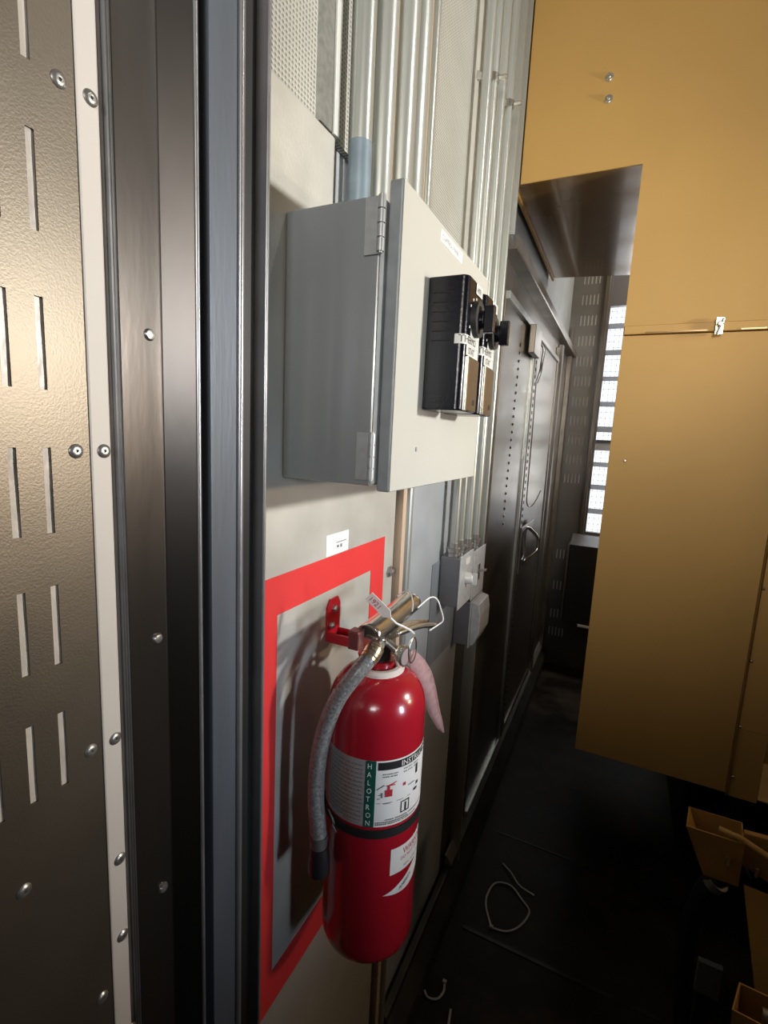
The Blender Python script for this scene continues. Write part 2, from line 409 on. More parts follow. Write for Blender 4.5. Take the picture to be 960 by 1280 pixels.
thin(1.333, ZA, 'second thin conduit from left ending on the front switch box')
thin(1.415, ZB, 'third thin conduit from left entering the rear electrical box')
thin(1.500, ZB, 'rightmost thin conduit entering the rear electrical box')
def clamp(y, z, label):
    t = thing('conduit_clamp', (.0, y, z), label, 'clamp', 'pipe clamps on the thin conduits')
    b = BM(); pts = spline([(.0-.003, y - .034, z), (.012, y - .018, z), (.034, y - .015, z), (.0455, y, z), (.034, y + .015, z), (.012, y + .018, z), (-.003, y + .034, z)], 6)
    for k in range(len(pts) - 1):
        a, c = pts[k], pts[k+1]
        vs_ = [b.verts.new((q.x, q.y, q.z + dz)) for q, dz in ((a, -.009), (c, -.009), (c, .009), (a, .009))]; b.faces.new(vs_)
    bmesh.ops.remove_doubles(b, verts=b.verts, dist=1e-6)
    obj('strap', b, 'chrome', t, solid=.002)
    b = BM(); lathe(b, [(0, .006), (.004, .006), (.007, .004), (.007, 0)], (-.002, y + .03, z), (1, 0, 0), 6); obj('bolt', b, 'chrome', t)
    b = BM(); lathe(b, [(0, .02), (.005, .019), (.006, 0)], (.045, y, z), (1, 0, 0), 6)
    obj('bolt', b, 'chrome', t)
clamp(1.333, 2.545, 'upper left pipe clamp round the second thin conduit')
clamp(1.500, 2.580, 'right pipe clamp round the rightmost thin conduit beside the gold housing')
b = BM(); prism(b, [(-.014, 1.596), (.034, 1.596), (.036, 1.600), (.036, 1.604), (.004, 1.606), (.004, 1.66), (-.014, 1.66)], 0, ZC - .001)
tag(obj('angle_trim', b, 'conduit', bevel=.001), 'bright vertical angle trim between thin conduits and steel door', 'strip')
b = BM(); prism(b, [(-.014, 1.6605), (.022, 1.6605), (.024, 1.664), (.022, 1.668), (-.004, 1.670), (-.004, 1.735), (.020, 1.737), (.022, 1.742), (-.014, 1.744)], 2.335, ZC - .001)
tag(obj('angle_trim', b, 'conduit', bevel=.001), 'vertical galvanized trim touching the edge of the gold housing near the ceiling', 'strip')

# ------------------------------------------------------------------ door in the left wall
dr = BM(); box(dr, -.014, .004, 1.6605, 3.70, .05, 2.27)
D = struct('door_1', dr, 'door')
def dpart(name, bm, m='door_trim', parent=None, **k): return obj(name, bm, m, parent or D, **k)
b = BM(); prism(b, [(0.0042, 2.262), (.050, 2.262), (.052, 2.268), (.052, 2.300), (.046, 2.304), (.040, 2.272), (.012, 2.272), (.010, 2.33), (0.0042, 2.33)], 1.6605, 3.76, 'y')
dpart('header', b, 'header')
b = BM(); box(b, 0.0042, .020, 1.70, 2.262, .22, 2.155); leaf1 = dpart('door_leaf', b, 'door', bevel=.003)
b = BM(); box(b, 0.0042, .018, 2.33, 3.10, .22, 2.155); leaf2 = dpart('door_leaf', b, 'door', bevel=.003)
b = BM(); box(b, .018, .032, 1.70, 2.262, 2.125, 2.150); box(b, .018, .030, 2.236, 2.262, .22, 2.125); box(b, .018, .030, 1.70, 2.236, .225, .25)
obj('leaf_rim', b, 'conduit', leaf1, bevel=.001)
b = BM(); box(b, .018, .028, 2.33, 3.10, 2.13, 2.150); box(b, .018, .026, 3.075, 3.10, .22, 2.13); box(b, .018, .026, 2.33, 2.345, .25, 2.13); box(b, .018, .026, 2.33, 3.075, .22, .25)
obj('leaf_rim', b, 'header', leaf2, bevel=.001)
b = BM()
for i in range(24):
    z = 2.03 - i * .030; y = 1.99 - .0018 * i
    lathe(b, [(0, .0045), (.003, .004), (.005, .0018), (.006, 0)], (.0200, y, z), (1, 0, 0), 10)
obj('rivet_row', b, 'chrome', leaf1, smooth=True)['kind'] = 'stuff'
b = BM(); box(b, 0.0042, .034, 2.268, 2.322, .24, 2.15); hs = dpart('hinge_strip', b, 'header', bevel=.002)
b = BM()
for i in range(58): z = .30 + i * .031; box(b, .0341, .0352, 2.288, 2.306, z, z + .014)
obj('hinge_slots', b, 'darkgap', hs)['kind'] = 'stuff'
b = BM(); box(b, 0.0042, .030, 3.20, 3.26, .14, 2.25); box(b, 0.0042, .020, 3.115, 3.135, .14, 2.22); box(b, .0042, .034, 3.68, 3.76, .0, 2.262)
dpart('jamb', b, 'header', bevel=.002)
b = BM(); prism(b, [(.0042, .04), (.06, .04), (.06, .10), (.024, .14), (.024, .16), (.0042, .16)], 1.0, 3.78, 'y')
tag(obj('sill_rail', b, mat('sill_steel', (.12, .115, .105), .7, .38, .4, 10), bevel=.002), 'low dark steel sill rail along the foot of the wall', 'rail')
b = BM(); prism(b, [(.0042, .162), (.03, .165), (.03, .172), (.012, .20), (.0042, .205)], 1.52, 3.7, 'y')
dpart('threshold', b, 'conduit', bevel=.001)
# latch with handle, closer and hook
lt = BM(); box(lt, .0345, .042, 2.285, 2.60, 1.055, 1.275); L_ = dpart('latch_plate', lt, 'header', bevel=.001)
b = BM(); box(b, .0425, .044, 2.30, 2.40, 1.075, 1.255); obj('latch_pocket', b, 'darkgap', L_)
b = BM(); tube(b, spline([(.036, 2.40, 1.09), (.050, 2.44, 1.10), (.085, 2.47, 1.14), (.092, 2.475, 1.17), (.085, 2.47, 1.21), (.052, 2.44, 1.25), (.036, 2.40, 1.262)], 6), .008, 12); obj('handle', b, 'chrome', L_, smooth=True)
b = BM(); tube(b, spline([(.034, 2.325, 1.10), (.05, 2.335, 1.14), (.042, 2.33, 1.19), (.036, 2.325, 1.24)], 5), .007, 10); obj('latch_lever', b, 'steel', L_, smooth=True)
b = BM(); box(b, .0305, .055, 2.10, 2.25, 2.02, 2.13); obj('hook_bracket', b, 'header', leaf1, bevel=.003)
b = BM(); tube(b, spline([(.03, 2.36, 2.11), (.05, 2.37, 2.08), (.046, 2.37, 2.02), (.045, 2.36, 1.98), (.032, 2.36, 1.93)], 6), .0065, 10); obj('door_hook', b, 'steel', leaf2, smooth=True)
b = BM(); tube(b, spline([(.030, 2.36, 1.93), (.032, 2.37, 1.7), (.030, 2.39, 1.5), (.032, 2.40, 1.38), (.045, 2.45, 1.36), (.06, 2.50, 1.39), (.07, 2.54, 1.43)], 6), .0026, 8); obj('pull_cable', b, 'chrome', leaf2, smooth=True)

# dark heater box near the back wall
hb = thing('wall_heater', (.23, 3.7, .38), 'dark wall-mounted box hanging on the slotted back wall', 'heater')
b = BM(); box(b, .155, .62, 3.60, 3.805, .42, .98); obj('housing', b, 'darkbox', hb, bevel=.006)
b = BM(); prism(b, [(3.60, .9805), (3.80, .9805), (3.80, 1.03), (3.74, 1.03)], .155, .62, 'x'); obj('sloped_hood', b, 'slat', hb)
b = BM(); box(b, .140, .1545, 3.61, 3.805, .44, .97); obj('side_sheen', b, 'steel', hb, bevel=.003)  # brighter steel piece stands for the sheen along the box side
b = BM(); box(b, .26, .36, 3.595, 3.75, .405, .4195); obj('pilot_light', b, mat('pale_plastic', (.85, .85, .82), 0, .3), hb)

# ------------------------------------------------------------------ gold generator housing
GY = 1.75
gh = thing('generator_housing', (.9, 2.2, .6), 'huge gold-painted sheet metal generator housing filling the right side', 'housing')
# main front sheet: upper panel across, lower panel below the seam
b = BM(); prism(b, [(.0245, 2.49), (.379, 2.49), (.379, 2.018), (2.4, 2.018), (2.4, 3.39), (.0245, 3.39)], GY, GY + .003, 'y')
obj('upper_panel', b, 'gold', gh)
b = BM(); box(b, .379, .8215, GY + .0005, GY + .0035, .606, 2.002); obj('front_panel', b, 'gold', gh, bevel=.0008)
b = BM(); box(b, .381, 2.4, GY - .010, GY - .0002, 2.004, 2.030); obj('seam_ledge', b, 'gold', gh, bevel=.002)
b = BM(); box(b, .44, .60, GY - .0125, GY - .0105, 2.0055, 2.009); box(b, .68, .74, GY - .0125, GY - .0105, 2.0055, 2.009); obj('ledge_lip', b, 'gold_gloss', gh)
b = BM(); box(b, .8285, .905, GY - .002, GY + .002, .600, .826); obj('lower_corner_panel', b, 'gold', gh, bevel=.0008)
b = BM(); box(b, .8285, 2.4, GY - .004, GY + .002, .8285, 2.002); obj('right_panel', b, 'gold', gh, bevel=.0008)
b = BM(); box(b, .9065, 2.4, GY + .000, GY + .004, .735, .8265); obj('right_skirt', b, 'gold_dull', gh)
b = BM(); prism(b, [(.8216, GY), (.8236, GY - .010), (.8256, GY - .010), (.8276, GY), (.8276, GY + .004), (.8216, GY + .004)], .602, 2.002); obj('vertical_seam', b, 'gold_gloss', gh)
# duct underside and box sides
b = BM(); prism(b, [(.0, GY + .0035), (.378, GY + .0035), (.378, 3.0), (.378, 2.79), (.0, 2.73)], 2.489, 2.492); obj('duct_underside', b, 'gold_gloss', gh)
b = BM(); box(b, .001, .006, GY + .0035, 2.74, 2.492, 3.39); box(b, .006, 2.4, 2.735, 2.74, 2.80, 3.39); obj('duct_side', b, 'gold', gh)
b = BM(); box(b, .001, .010, GY + .0035, 2.74, 2.476, 2.4885); obj('duct_lip', b, 'gold_dull', gh)
b = BM(); box(b, .379, .383, GY + .0037, 3.1, .606, 2.49); box(b, .383, 2.4, 3.096, 3.1, .606, 2.79); obj('side_panel', b, 'gold', gh)
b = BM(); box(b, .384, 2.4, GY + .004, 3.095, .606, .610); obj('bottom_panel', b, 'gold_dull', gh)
def boltg(p):
    b = BM(); lathe(b, [(0, .016), (.004, .016), (.0042, .010), (.0085, .0098), (.0088, .0035), (.0118, .003), (.0118, 0)], p, (0, -1, 0), 6 if False else 12); return b
bo = obj('bolt', boltg((.262, GY, 2.744)), 'chrome', gh, smooth=True, origin=(.262, GY, 2.744))
copy_part(bo, gh, (.266, GY, 2.685))
b = BM(); box(b, .617, .637, GY - .022, GY - .0125, 1.992, 2.040); lathe(b, [(0, .012), (.006, .012), (.009, .008), (.009, 0)], (.627, GY - .022, 2.020), (0, -1, 0), 6)
cyl(b, (.622, GY - .03, 1.99), (.634, GY - .03, 2.035), .004, n=8); obj('latch', b, 'chrome', gh, bevel=.001)
s2 = BM(); lathe(s2, [(0, .005), (.003, .0048), (.0055, .002), (.006, 0)], (.832, GY - .004, 1.273), (0, -1, 0), 12)
s0 = obj('screw', s2, 'chrome', gh, smooth=True, origin=(.832, GY - .004, 1.273))
for z in (1.048, .835, 1.50, 1.72): copy_part(s0, gh, (.832, GY - .004, z))
copy_part(s0, gh, (.427, GY, 1.62)); copy_part(s0, gh, (.836, GY - .004, .668))

# black skid under the housing
b = BM(); box(b, .80, 2.3, 2.25, 3.0, .0, .60)
tag(obj('support_skid', b, 'skid', bevel=.005), 'black support frame in the shadow under the gold housing', 'frame')

# ------------------------------------------------------------------ gold brackets low at the right
mb = thing('mounting_bracket', (.80, 1.30, .0), 'gold folded metal bracket with splayed leg, low at the right', 'bracket')
b = BM()  # open pocket at the beam end
def quad_tube(b, p, t=.003): pass
pk = [(.655, 1.285), (.765, 1.285), (.775, 1.36), (.668, 1.36)]
A = [b.verts.new((x, y, .775)) for x, y in pk]
lo = [(.705, 1.30, .655), (.772, 1.30, .655), (.776, 1.345, .655), (.712, 1.345, .655)]
Bv = [b.verts.new(p) for p in lo]
for i in range(4): b.faces.new((A[i], A[(i+1) % 4], Bv[(i+1) % 4], Bv[i]))
b.faces.new(Bv); obj('end_pocket', b, 'gold_dull', mb, solid=.004)
b = BM(); tube(b, [(.72, 1.30, .782), (.76, 1.285, .785), (.90, 1.25, .745), (1.15, 1.20, .73)], .007, 10); obj('beam_edge', b, 'gold_dull', mb, smooth=True)
b = BM(); prism(b, [(.77, .70), (.775, .778), (1.15, .80), (1.15, .62), (.86, .66)], 1.32, 1.335, 'y'); obj('beam', b, 'gold_dull', mb, bevel=.002)
b = BM(); v = [b.verts.new(p) for p in ((.785, 1.30, .66), (.83, 1.20, .40), (.90, 1.12, .0), (1.05, 1.14, .0), (1.05, 1.30, .64))]; b.faces.new(v); obj('leg_plate', b, 'gold_dull', mb, solid=.006)
b = BM(); box(b, .738, .746, 1.276, 1.2845, .712, .734); obj('cotter_pin', b, 'chrome', mb, bevel=.001)
b = BM(); box(b, .800, .808, 1.300, 1.319, .690, .712); obj('cotter_pin', b, 'chrome', mb, bevel=.001)
# hose hanging from the bracket
hs_ = thing('hose', (.70, 1.34, .0), 'black rubber hose drooping below the gold bracket to the floor', 'hose')
b = BM(); tube(b, spline([(.80, 1.36, .66), (.775, 1.36, .64), (.735, 1.38, .56), (.72, 1.42, .40), (.73, 1.45, .2), (.75, 1.46, .02)], 8), .022, 16); obj('hose_body', b, 'nozzle', hs_, smooth=True)
b = BM(); cyl(b, (.752, 1.369, .596), (.742, 1.375, .575), .0245, n=18); obj('hose_clamp', b, 'steel', hs_, smooth=True)

b2 = thing('lower_bracket', (.82, 1.05, .0), 'gold bracket corner at the very bottom right of the view', 'bracket')
b = BM(); pk = [(.725, 1.023), (.884, 1.006), (.893, 1.075), (.747, 1.084)]
A = [b.verts.new((x, y, .611)) for x, y in pk]; Bv = [b.verts.new((x + .01, y, .49)) for x, y in pk]
for i in range(4): b.faces.new((A[i], A[(i+1) % 4], Bv[(i+1) % 4], Bv[i]))
b.faces.new(Bv); obj('open_channel', b, 'gold_dull', b2, solid=.004)
b = BM(); box(b, .80, .86, 1.03, 1.065, .0, .488); obj('foot', b, 'gold_dull', b2, bevel=.002)
b = BM(); cyl(b, (.775, 1.045, .605), (.875, 1.035, .609), .012, n=14); obj('spacer', b, 'steel', b2, smooth=True)
b3 = thing('junction_cover', (.74, 1.27, .0), 'small dull grey cover plate left of the lowest gold bracket', 'cover')
b = BM(); box(b, .715, .765, 1.26, 1.275, .37, .455); obj('cover_plate', b, mat('cover_grey', (.10, .11, .105), .3, .5), b3, bevel=.002)
b = BM(); box(b, .725, .755, 1.276, 1.30, .0, .42); obj('stem', b, 'skid', b3)

# ------------------------------------------------------------------ floor bits
def zip_tie(pts, label, tail=None, r=(.0035, .0014)):
    t = thing('cable_tie', pts[0], label, 'cable tie', 'discarded cable ties on the floor')
    b = BM(); tube(b, spline(pts, 8), 1, 8, flat=r); obj('strap', b, 'zip', t, smooth=True)
    h = pts[0]; b = BM(); box(b, h[0] - .006, h[0] + .006, h[1] - .005, h[1] + .005, .0005, .010); obj('lock_head', b, 'zip', t, bevel=.001)
zip_tie([(.187, 1.518, .004), (.150, 1.590, .004), (.146, 1.650, .005), (.165, 1.700, .006), (.215, 1.712, .006), (.262, 1.675, .005), (.295, 1.640, .004), (.278, 1.575, .004), (.240, 1.530, .004), (.187, 1.516, .004)],
        'looped white nylon cable tie lying open on the dark floor')
tl = BM(); tube(tl, spline([(.165, 1.80, .004), (.205, 1.765, .010), (.245, 1.722, .0125), (.30, 1.715, .004)], 8), 1, 8, flat=(.0032, .0013))
tag(obj('cable_tie', tl, 'zip', smooth=True), 'straight loose strip of white cable tie lying across the looped one', 'cable tie', 'discarded cable ties on the floor')
zip_tie([(.100, 1.275, .004), (.106, 1.250, .004), (.096, 1.222, .004), (.070, 1.212, .004), (.052, 1.225, .004)], 'small faint cable tie by the wall foot, bottom centre')
tl = BM(); tube(tl, [(.140, 1.215, .003), (.144, 1.19, .003), (.150, 1.15, .003)], 1, 8, flat=(.0035, .0014))
tag(obj('cable_tie', tl, 'zip', smooth=True), 'short straight piece of cable tie at the bottom edge', 'cable tie', 'discarded cable ties on the floor')
struct('trim_2', box(BM(), .10, 2.4, 1.470, 1.482, .0, .003), mat('seam_metal', (.05, .045, .04), .3, .45, .7, 14, color2=(.012, .011, .01)))
struct('trim_3', box(BM(), .10, 2.4, 1.95, 1.956, .0, .002), 'skid')

# ------------------------------------------------------------------ electrical boxes
b = BM(); box(b, -.003, .0, 1.205, 1.478, 1.035, 1.330)
bp_ = tag(obj('backing_plate', b, 'backplate', bevel=.0008), 'flat bare metal backing plate behind the electrical boxes', 'plate')
t = thing('switch_box', (.0, 1.34, 1.205), 'grey front switch box with round white knob under two conduits', 'switch box', 'electrical boxes')
b = BM(); box(b, .0, .056, 1.262, 1.378, 1.205, 1.345); obj('housing', b, 'ebox', t, bevel=.004)
b = BM(); box(b, .0565, .060, 1.258, 1.382, 1.200, 1.350); cov = obj('cover', b, 'ebox_face', t, bevel=.0015)
b = BM(); lathe(b, [(0, .020), (.011, .020), (.015, .016), (.017, 0)], (.060, 1.322, 1.278), (1, 0, 0), 20); box(b, .079, .090, 1.317, 1.327, 1.262, 1.294); obj('knob', b, mat('knob_white', (.75, .76, .76), .1, .35), cov, smooth=True)
b = BM(); box(b, .0602, .0612, 1.305, 1.345, 1.318, 1.336); obj('cover_label', b, 'white', cov)
t = thing('toggle_switch_box', (.0, 1.50, 1.19), 'grey rear electrical box with small toggle, partly behind the front switch box', 'switch box', 'electrical boxes')
b = BM(); box(b, -.003, .056, 1.395, 1.520, 1.195, 1.335); obj('housing', b, 'ebox', t, bevel=.004)
b = BM(); box(b, .0565, .060, 1.390, 1.525, 1.190, 1.340); cov = obj('cover', b, 'ebox_face', t, bevel=.0015)
b = BM(); box(b, .060, .0625, 1.444, 1.464, 1.240, 1.290); prism(b, [(.0615, 1.262), (.085, 1.272), (.085, 1.278), (.0615, 1.272)], 1.450, 1.458, 'y'); obj('toggle', b, 'steel', cov)
t = thing('outlet_box', (.0, 1.50, 1.03), 'grey outlet box with hinged weather cover mounted below the other two', 'outlet box', 'electrical boxes')
b = BM(); box(b, .0002, .050, 1.43, 1.548, 1.030, 1.172); obj('housing', b, 'ebox', t, bevel=.004)
b = BM(); prism(b, [(1.424, 1.026), (1.554, 1.026), (1.554, 1.178), (1.424, 1.178)], .0505, .054, 'x'); obj('gasket', b, 'ebox_face', t)
b = BM(); prism(b, [(.0545, 1.032), (.066, 1.036), (.082, 1.075), (.082, 1.135), (.076, 1.168), (.0545, 1.174)], 1.430, 1.550, 'y'); cv = obj('weather_cover', b, 'ebox_face', t, bevel=.002)

# ------------------------------------------------------------------ grey control cabinet
cb = thing('control_cabinet', (.07, .76, 1.597), 'grey wall-mounted electrical cabinet with light-facing door above the extinguisher', 'cabinet')
b = BM(); box(b, .0005, .1360, .552, .965, 1.597, 1.937); obj('cabinet_body', b, 'cab_shade', cb, bevel=.002)
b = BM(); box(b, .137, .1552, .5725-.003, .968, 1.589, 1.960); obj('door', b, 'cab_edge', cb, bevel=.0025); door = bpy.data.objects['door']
b = BM(); box(b, .1553, .1560, .571, .9665, 1.5905, 1.9585); obj('door_lit_face', b, 'cab_lit', door)  # thin lighter layer carrying the light on the door face
b = BM(); box(b, .1361, .1369, .5535, .962, 1.600, 1.935); obj('door_gasket', b, 'cab_edge', cb)
for zc, hh in ((1.903, .032), (1.634, .030)):
    b = BM(); box(b, .1165, .1362, .5492, .5519, zc - hh, zc + hh); h = obj('hinge', b, 'hinge', cb, bevel=.0006)
    b = BM(); n_ = 4
    for i in range(n_):
        z0 = zc - hh + .001 + i * (2 * hh - .002) / n_; cyl(b, (.1392, .5475, z0 + .0008), (.1392, .5475, z0 + (2*hh-.002)/n_ - .0008), 0.0046, n=14)
    cyl(b, (.1392, .5475, zc - hh), (.1392, .5475, zc + hh), .0028, n=10)
    obj('knuckle', b, 'hinge', h, smooth=True)
b = BM(); box(b, .1561, .1565, .700, .800, 1.936, 1.952); nl = obj('name_strip', b, 'white', cb)
b = text_bm('CONTROL PANEL', .0100, lambda u, v: (.1567, .705 + u * .98, 1.9405 + v)); obj('lettering', b, 'grey_print', nl)
b = BM(); lathe(b, [(0, .0015), (.003, .001), (.0035, 0)], (.156, .652, 1.644), (1, 0, 0), 10); obj('plug_dot', b, 'hinge', cb)

def thermostat(y0, label, two):
    y1 = y0 + .078; z0, z1 = 1.700, 1.877; X = .1562
    t = thing('thermostat', (X, (y0 + y1) / 2, z0), label, 'thermostat', 'black thermostats on the cabinet door')
    r = .010; prof = [(X, y0), (X + .056 - r, y0)]
    for i in range(1, 6):
        a = -PI/2 + i * PI / 2 / 6; prof.append((X + .056 - r + r * math.cos(a), y0 + r + r * math.sin(a)))
    prof += [(X + .056, y0 + r), (X + .056, y1 - .004), (X + .052, y1), (X, y1)]
    b = BM(); prism(b, prof, z0, z1); body = obj('housing', b, 'black', t, smooth=True, bevel=.002)
    b = BM()
    for i in range(6):
        z = z1 - .022 - i * .0125; box(b, X + .008, X + .036, y0 - .0006, y0 + .0002, z, z + .0016)
    obj('vents', b, mat('vent_black', (.002, .002, .002), 0, .8), body)
    F_ = X + .056
    b = BM(); box(b, F_ + .0001, F_ + .0025, y0 + .020, y1 - .008, z0 + .002, z0 + .074); pl = obj('face_plate', b, 'plate_face', t, bevel=.0005)
    b = BM(); box(b, F_ - .001, F_ + .0030, y0 + .0125, y0 + .0195, z0 + .001, z0 + .074); obj('plate_edge', b, 'chrome', t, bevel=.0005)
    b = BM(); box(b, F_ + .0026, F_ + .003, y0 + .050, y0 + .058, z0 + .010, z0 + .018); obj('plate_slot', b, 'black_matte', pl)
    b = BM(); cyl(b, (F_, y0 + .042, z1 - .050), (F_ + .008, y0 + .042, z1 - .050), .024, n=28); dial = obj('dial', b, 'black_matte', t, smooth=True)
    b = BM(); cyl(b, (F_ + .0082, y0 + .042, z1 - .050), (F_ + .014, y0 + .042, z1 - .050), .013, .012, n=20); box(b, F_ + .014, F_ + .028, y0 + .037, y0 + .047, z1 - .068, z1 - .032); obj('dial_grip', b, 'black', dial, bevel=.001)
    b = BM()
    for i in range(11):
        a = math.radians(-60 + i * 30); cy_, cz_ = y0 + .042 + .0275 * math.sin(a), z1 - .050 + .0275 * math.cos(a)
        box(b, F_ + .0002, F_ + .0006, cy_ - .0012, cy_ + .0012, cz_ - .0016, cz_ + .0016)
    obj('scale_marks', b, 'white', t)
    # sticker strips; the middle one wraps round the rounded corner
    st_w = mat('sticker_white', (.58, .58, .55), 0, .5)
    def around(u, e):
        """point at arc length u past the start on the side face"""
        sx = .008; arc = r * PI / 2
        if u < sx: return (F_ - r - sx + u, y0 - e)
        if u < sx + arc:
            a = -PI/2 + (u - sx) / r; return (F_ - r + (r + e) * math.cos(a), y0 + r + (r + e) * math.sin(a))
        return (F_ + e, y0 + r + (u - sx - arc))
    def strip(ua, ub, za, zb, txt, size, du=.003):
        b = BM(); n = 16; A = []; B = []
        for i in range(n + 1):
            x_, y_ = around(ua + (ub - ua) * i / n, .0010); A.append(b.verts.new((x_, y_, za))); B.append(b.verts.new((x_, y_, zb)))
        for i in range(n): b.faces.new((A[i], A[i+1], B[i+1], B[i]))
        s = obj('sticker', b, st_w, t, smooth=True)
        def place(u, v):
            x_, y_ = around(ua + du + u, .0016); return (x_, y_, za + .0024 + v)
        obj('lettering', text_bm(txt, size, place), 'black_print', s)
    strip(.036, .080, z0 + .1015, z0 + .1145, two, .0115, .006)
    strip(.004, .080, z0 + .0885, z0 + .1012, 'THERMO', .0135, .005)
    strip(.022, .080, z0 + .0752, z0 + .0882, 'STAT', .0125, .008)
    strip(.050, .082, z1 - .016, z1 - .002, 'HTR', .010, .004)
    return t
thermostat(.664, 'nearer black thermostat with dial and white stickers, left of the pair', 'HTR')
thermostat(.758, 'farther black thermostat with dial and white stickers, right of the pair', 'FAN')

# ------------------------------------------------------------------ red tape border, sticker
b = BM(); zo, zi = 1.4585, 1.4005
sheet_holes(b, [.487, .546, .838, .895], [.735, .800, zi, zo], [(.546, .838, .800, zi)], lambda u, v: (.0012, u, v))
tag(obj('red_tape_border', b, 'red_tape', solid=.001), 'square border of bright red tape framing the extinguisher on the wall', 'tape')
b = BM(); box(b, .0002, .0008, .672, .744, 1.4595, 1.4955)
lb = tag(obj('asset_label', b, 'white'), 'small white printed sticker just above the red tape border', 'label')
b = BM(); box(b, .0009, .0011, .703, .737, 1.4785, 1.4800); box(b, .0009, .0011, .705, .712, 1.4700, 1.4745); box(b, .0009, .0011, .716, .722, 1.4690, 1.4750)
obj('print', b, 'grey_print', lb)

# ------------------------------------------------------------------ wall bracket for the extinguisher
CX, CY, R_ = .113, .657, .076
br = thing('extinguisher_bracket', (.0, .70, 1.31), 'red metal wall bracket whose arm holds the extinguisher neck', 'bracket')
b = BM(); prism(b, [(.678, 1.312), (.720, 1.312), (.720, 1.372), (.712, 1.384), (.686, 1.384), (.678, 1.372)], .0004, .0035, 'x'); obj('wall_plate', b, 'red_metal', br, bevel=.0008)
b = BM(); box(b, .0036, .092, .678, .716, 1.312, 1.3155); box(b, .0036, .092, .6765, .680, 1.3155, 1.330); box(b, .0036, .080, .7145, .7175, 1.3155, 1.326); obj('arm', b, 'red_metal', br, bevel=.0008)
b = BM(); tube(b, spline([(.078, .702, 1.318), (.088, .706, 1.326), (.104, .700, 1.3275), (.120, .694, 1.3275)], 6), .0036, 10); obj('hook', b, 'red_metal', br, smooth=True)
b = BM(); tube(b, spline([(.080, .682, 1.318), (.082, .660, 1.326), (.088, .640, 1.3275), (.100, .628, 1.3275), (.116, .625, 1.3275)], 6), .0036, 10); obj('hook', b, 'red_metal', br, smooth=True)
for z in (1.366, 1.338):
    b = BM(); lathe(b, [(0, .006), (.003, .006), (.006, .004), (.0065, 0)], (.0036, .698 if z > 1.35 else .690, z), (1, 0, 0), 6); obj('bolt', b, 'steel', br)

# ------------------------------------------------------------------ fire extinguisher
fe = thing('fire_extinguisher', (CX, CY, .842), 'large red fire extinguisher with hose and chrome lever hanging on wall', 'fire extinguisher')
prof = [(0, .852), (.04, .850), (.058, .843), (.066, .842), (.072, .848), (.0752, .858), (R_, .872), (R_, 1.245)]
for i in range(1, 13):
    a = i * PI / 2 / 13; prof.append((.026 + (R_ - .026) * math.cos(a), 1.245 + .062 * math.sin(a)))
prof += [(.026, 1.307), (.024, 1.312), (.023, 1.320), (.0, 1.320)]
obj('cylinder', lathe(BM(), prof, (CX, CY, 0), (0, 0, 1), 72), 'red_paint', fe, smooth=True)
def on_cyl(a_deg, z, e=0.0): a = math.radians(a_deg); return (CX + (R_ + e) * math.cos(a), CY + (R_ + e) * math.sin(a), z)
def patch(a0, a1, z0, z1, e, n=None):
    """z0 / z1 may be functions of the angle"""
    b = BM(); n = n or max(4, int(abs(a1 - a0) / 3)); A = []; B = []
    f0 = z0 if callable(z0) else (lambda a: z0); f1 = z1 if callable(z1) else (lambda a: z1)
    for i in range(n + 1):
        a = a0 + (a1 - a0) * i / n; A.append(b.verts.new(on_cyl(a, f0(a), e))); B.append(b.verts.new(on_cyl(a, f1(a), e)))
    for i in range(n): b.faces.new((A[i], A[i+1], B[i+1], B[i]))
    return b
K = 180 / PI / R_   # degrees per metre along the surface
def ctext(s, size, a0, z0, e=.0012, squeeze=1.0, slope=0.0, spacing=1.0):
    return text_bm(s, size, lambda u, v: on_cyl(a0 + u * squeeze * K, z0 + v + slope * u, e), spacing)
ZL0, ZL1 = 1.090, 1.197
lab = obj('instruction_label', patch(-74, 60, ZL0, ZL1, .0004), 'white', fe, smooth=True)
obj('data_label', patch(-150, -74.3, ZL0, ZL1, .0004), 'label_grey', fe, smooth=True)
gs = obj('green_stripe', patch(-74, -62.5, ZL0, ZL1, .0007), 'green_print', lab, smooth=True)
b = BM()
for i, c_ in enumerate('HALOTRON'):
    tb = ctext(c_, .0118, -72.2 if c_ not in 'L' else -71.6, ZL1 - .0125 - i * .0131, .0010, .82)
    me = bpy.data.meshes.new('x'); tb.to_mesh(me); tb.free(); b.from_mesh(me)
obj('lettering', b, 'white', lab)
obj('heading_bar', patch(-60.5, 60, ZL1 - .0148, ZL1 - .0025, .0007), 'black_print', lab, smooth=True)
obj('heading_text', ctext('INSTRUCTIONS', .0125, -33.5, ZL1 - .0131, .0010, .95), 'white', lab)
b = BM()   # small print: lines of tiny dashes and outlines
def dash(a0, a1, z, h=.0012):
    bb = patch(a0, a1, z, z + h, .0009, 3); me = bpy.data.meshes.new('x'); bb.to_mesh(me); bb.free(); b.from_mesh(me)
for z, segs in ((1.1745, [(-55, -51), (-50, -43), (-42, -37)]), (1.1705, [(-55, -47), (-46, -43), (-42, -38)]),
                (1.177, [(-30, -24), (-23, -17), (-15, -6)]), (1.172, [(-30, -25), (-23.5, -16), (-14, -8)]),
                (1.1975 - .07, [(-53, -45)]), (1.146, [(-22, -12)]), (1.0965, [(-61, -20)]), (1.0935, [(-61, -48), (-47, -30), (-29, -5)]), (1.100, [(-50, -40), (-38, -22), (-20, 10)])):
    for s in segs:
        a = s[0]
        while a < s[1] - .3:
            w = random.uniform(1.0, 2.2); dash(a, min(a + w, s[1]), z, .0018); a += w + .5
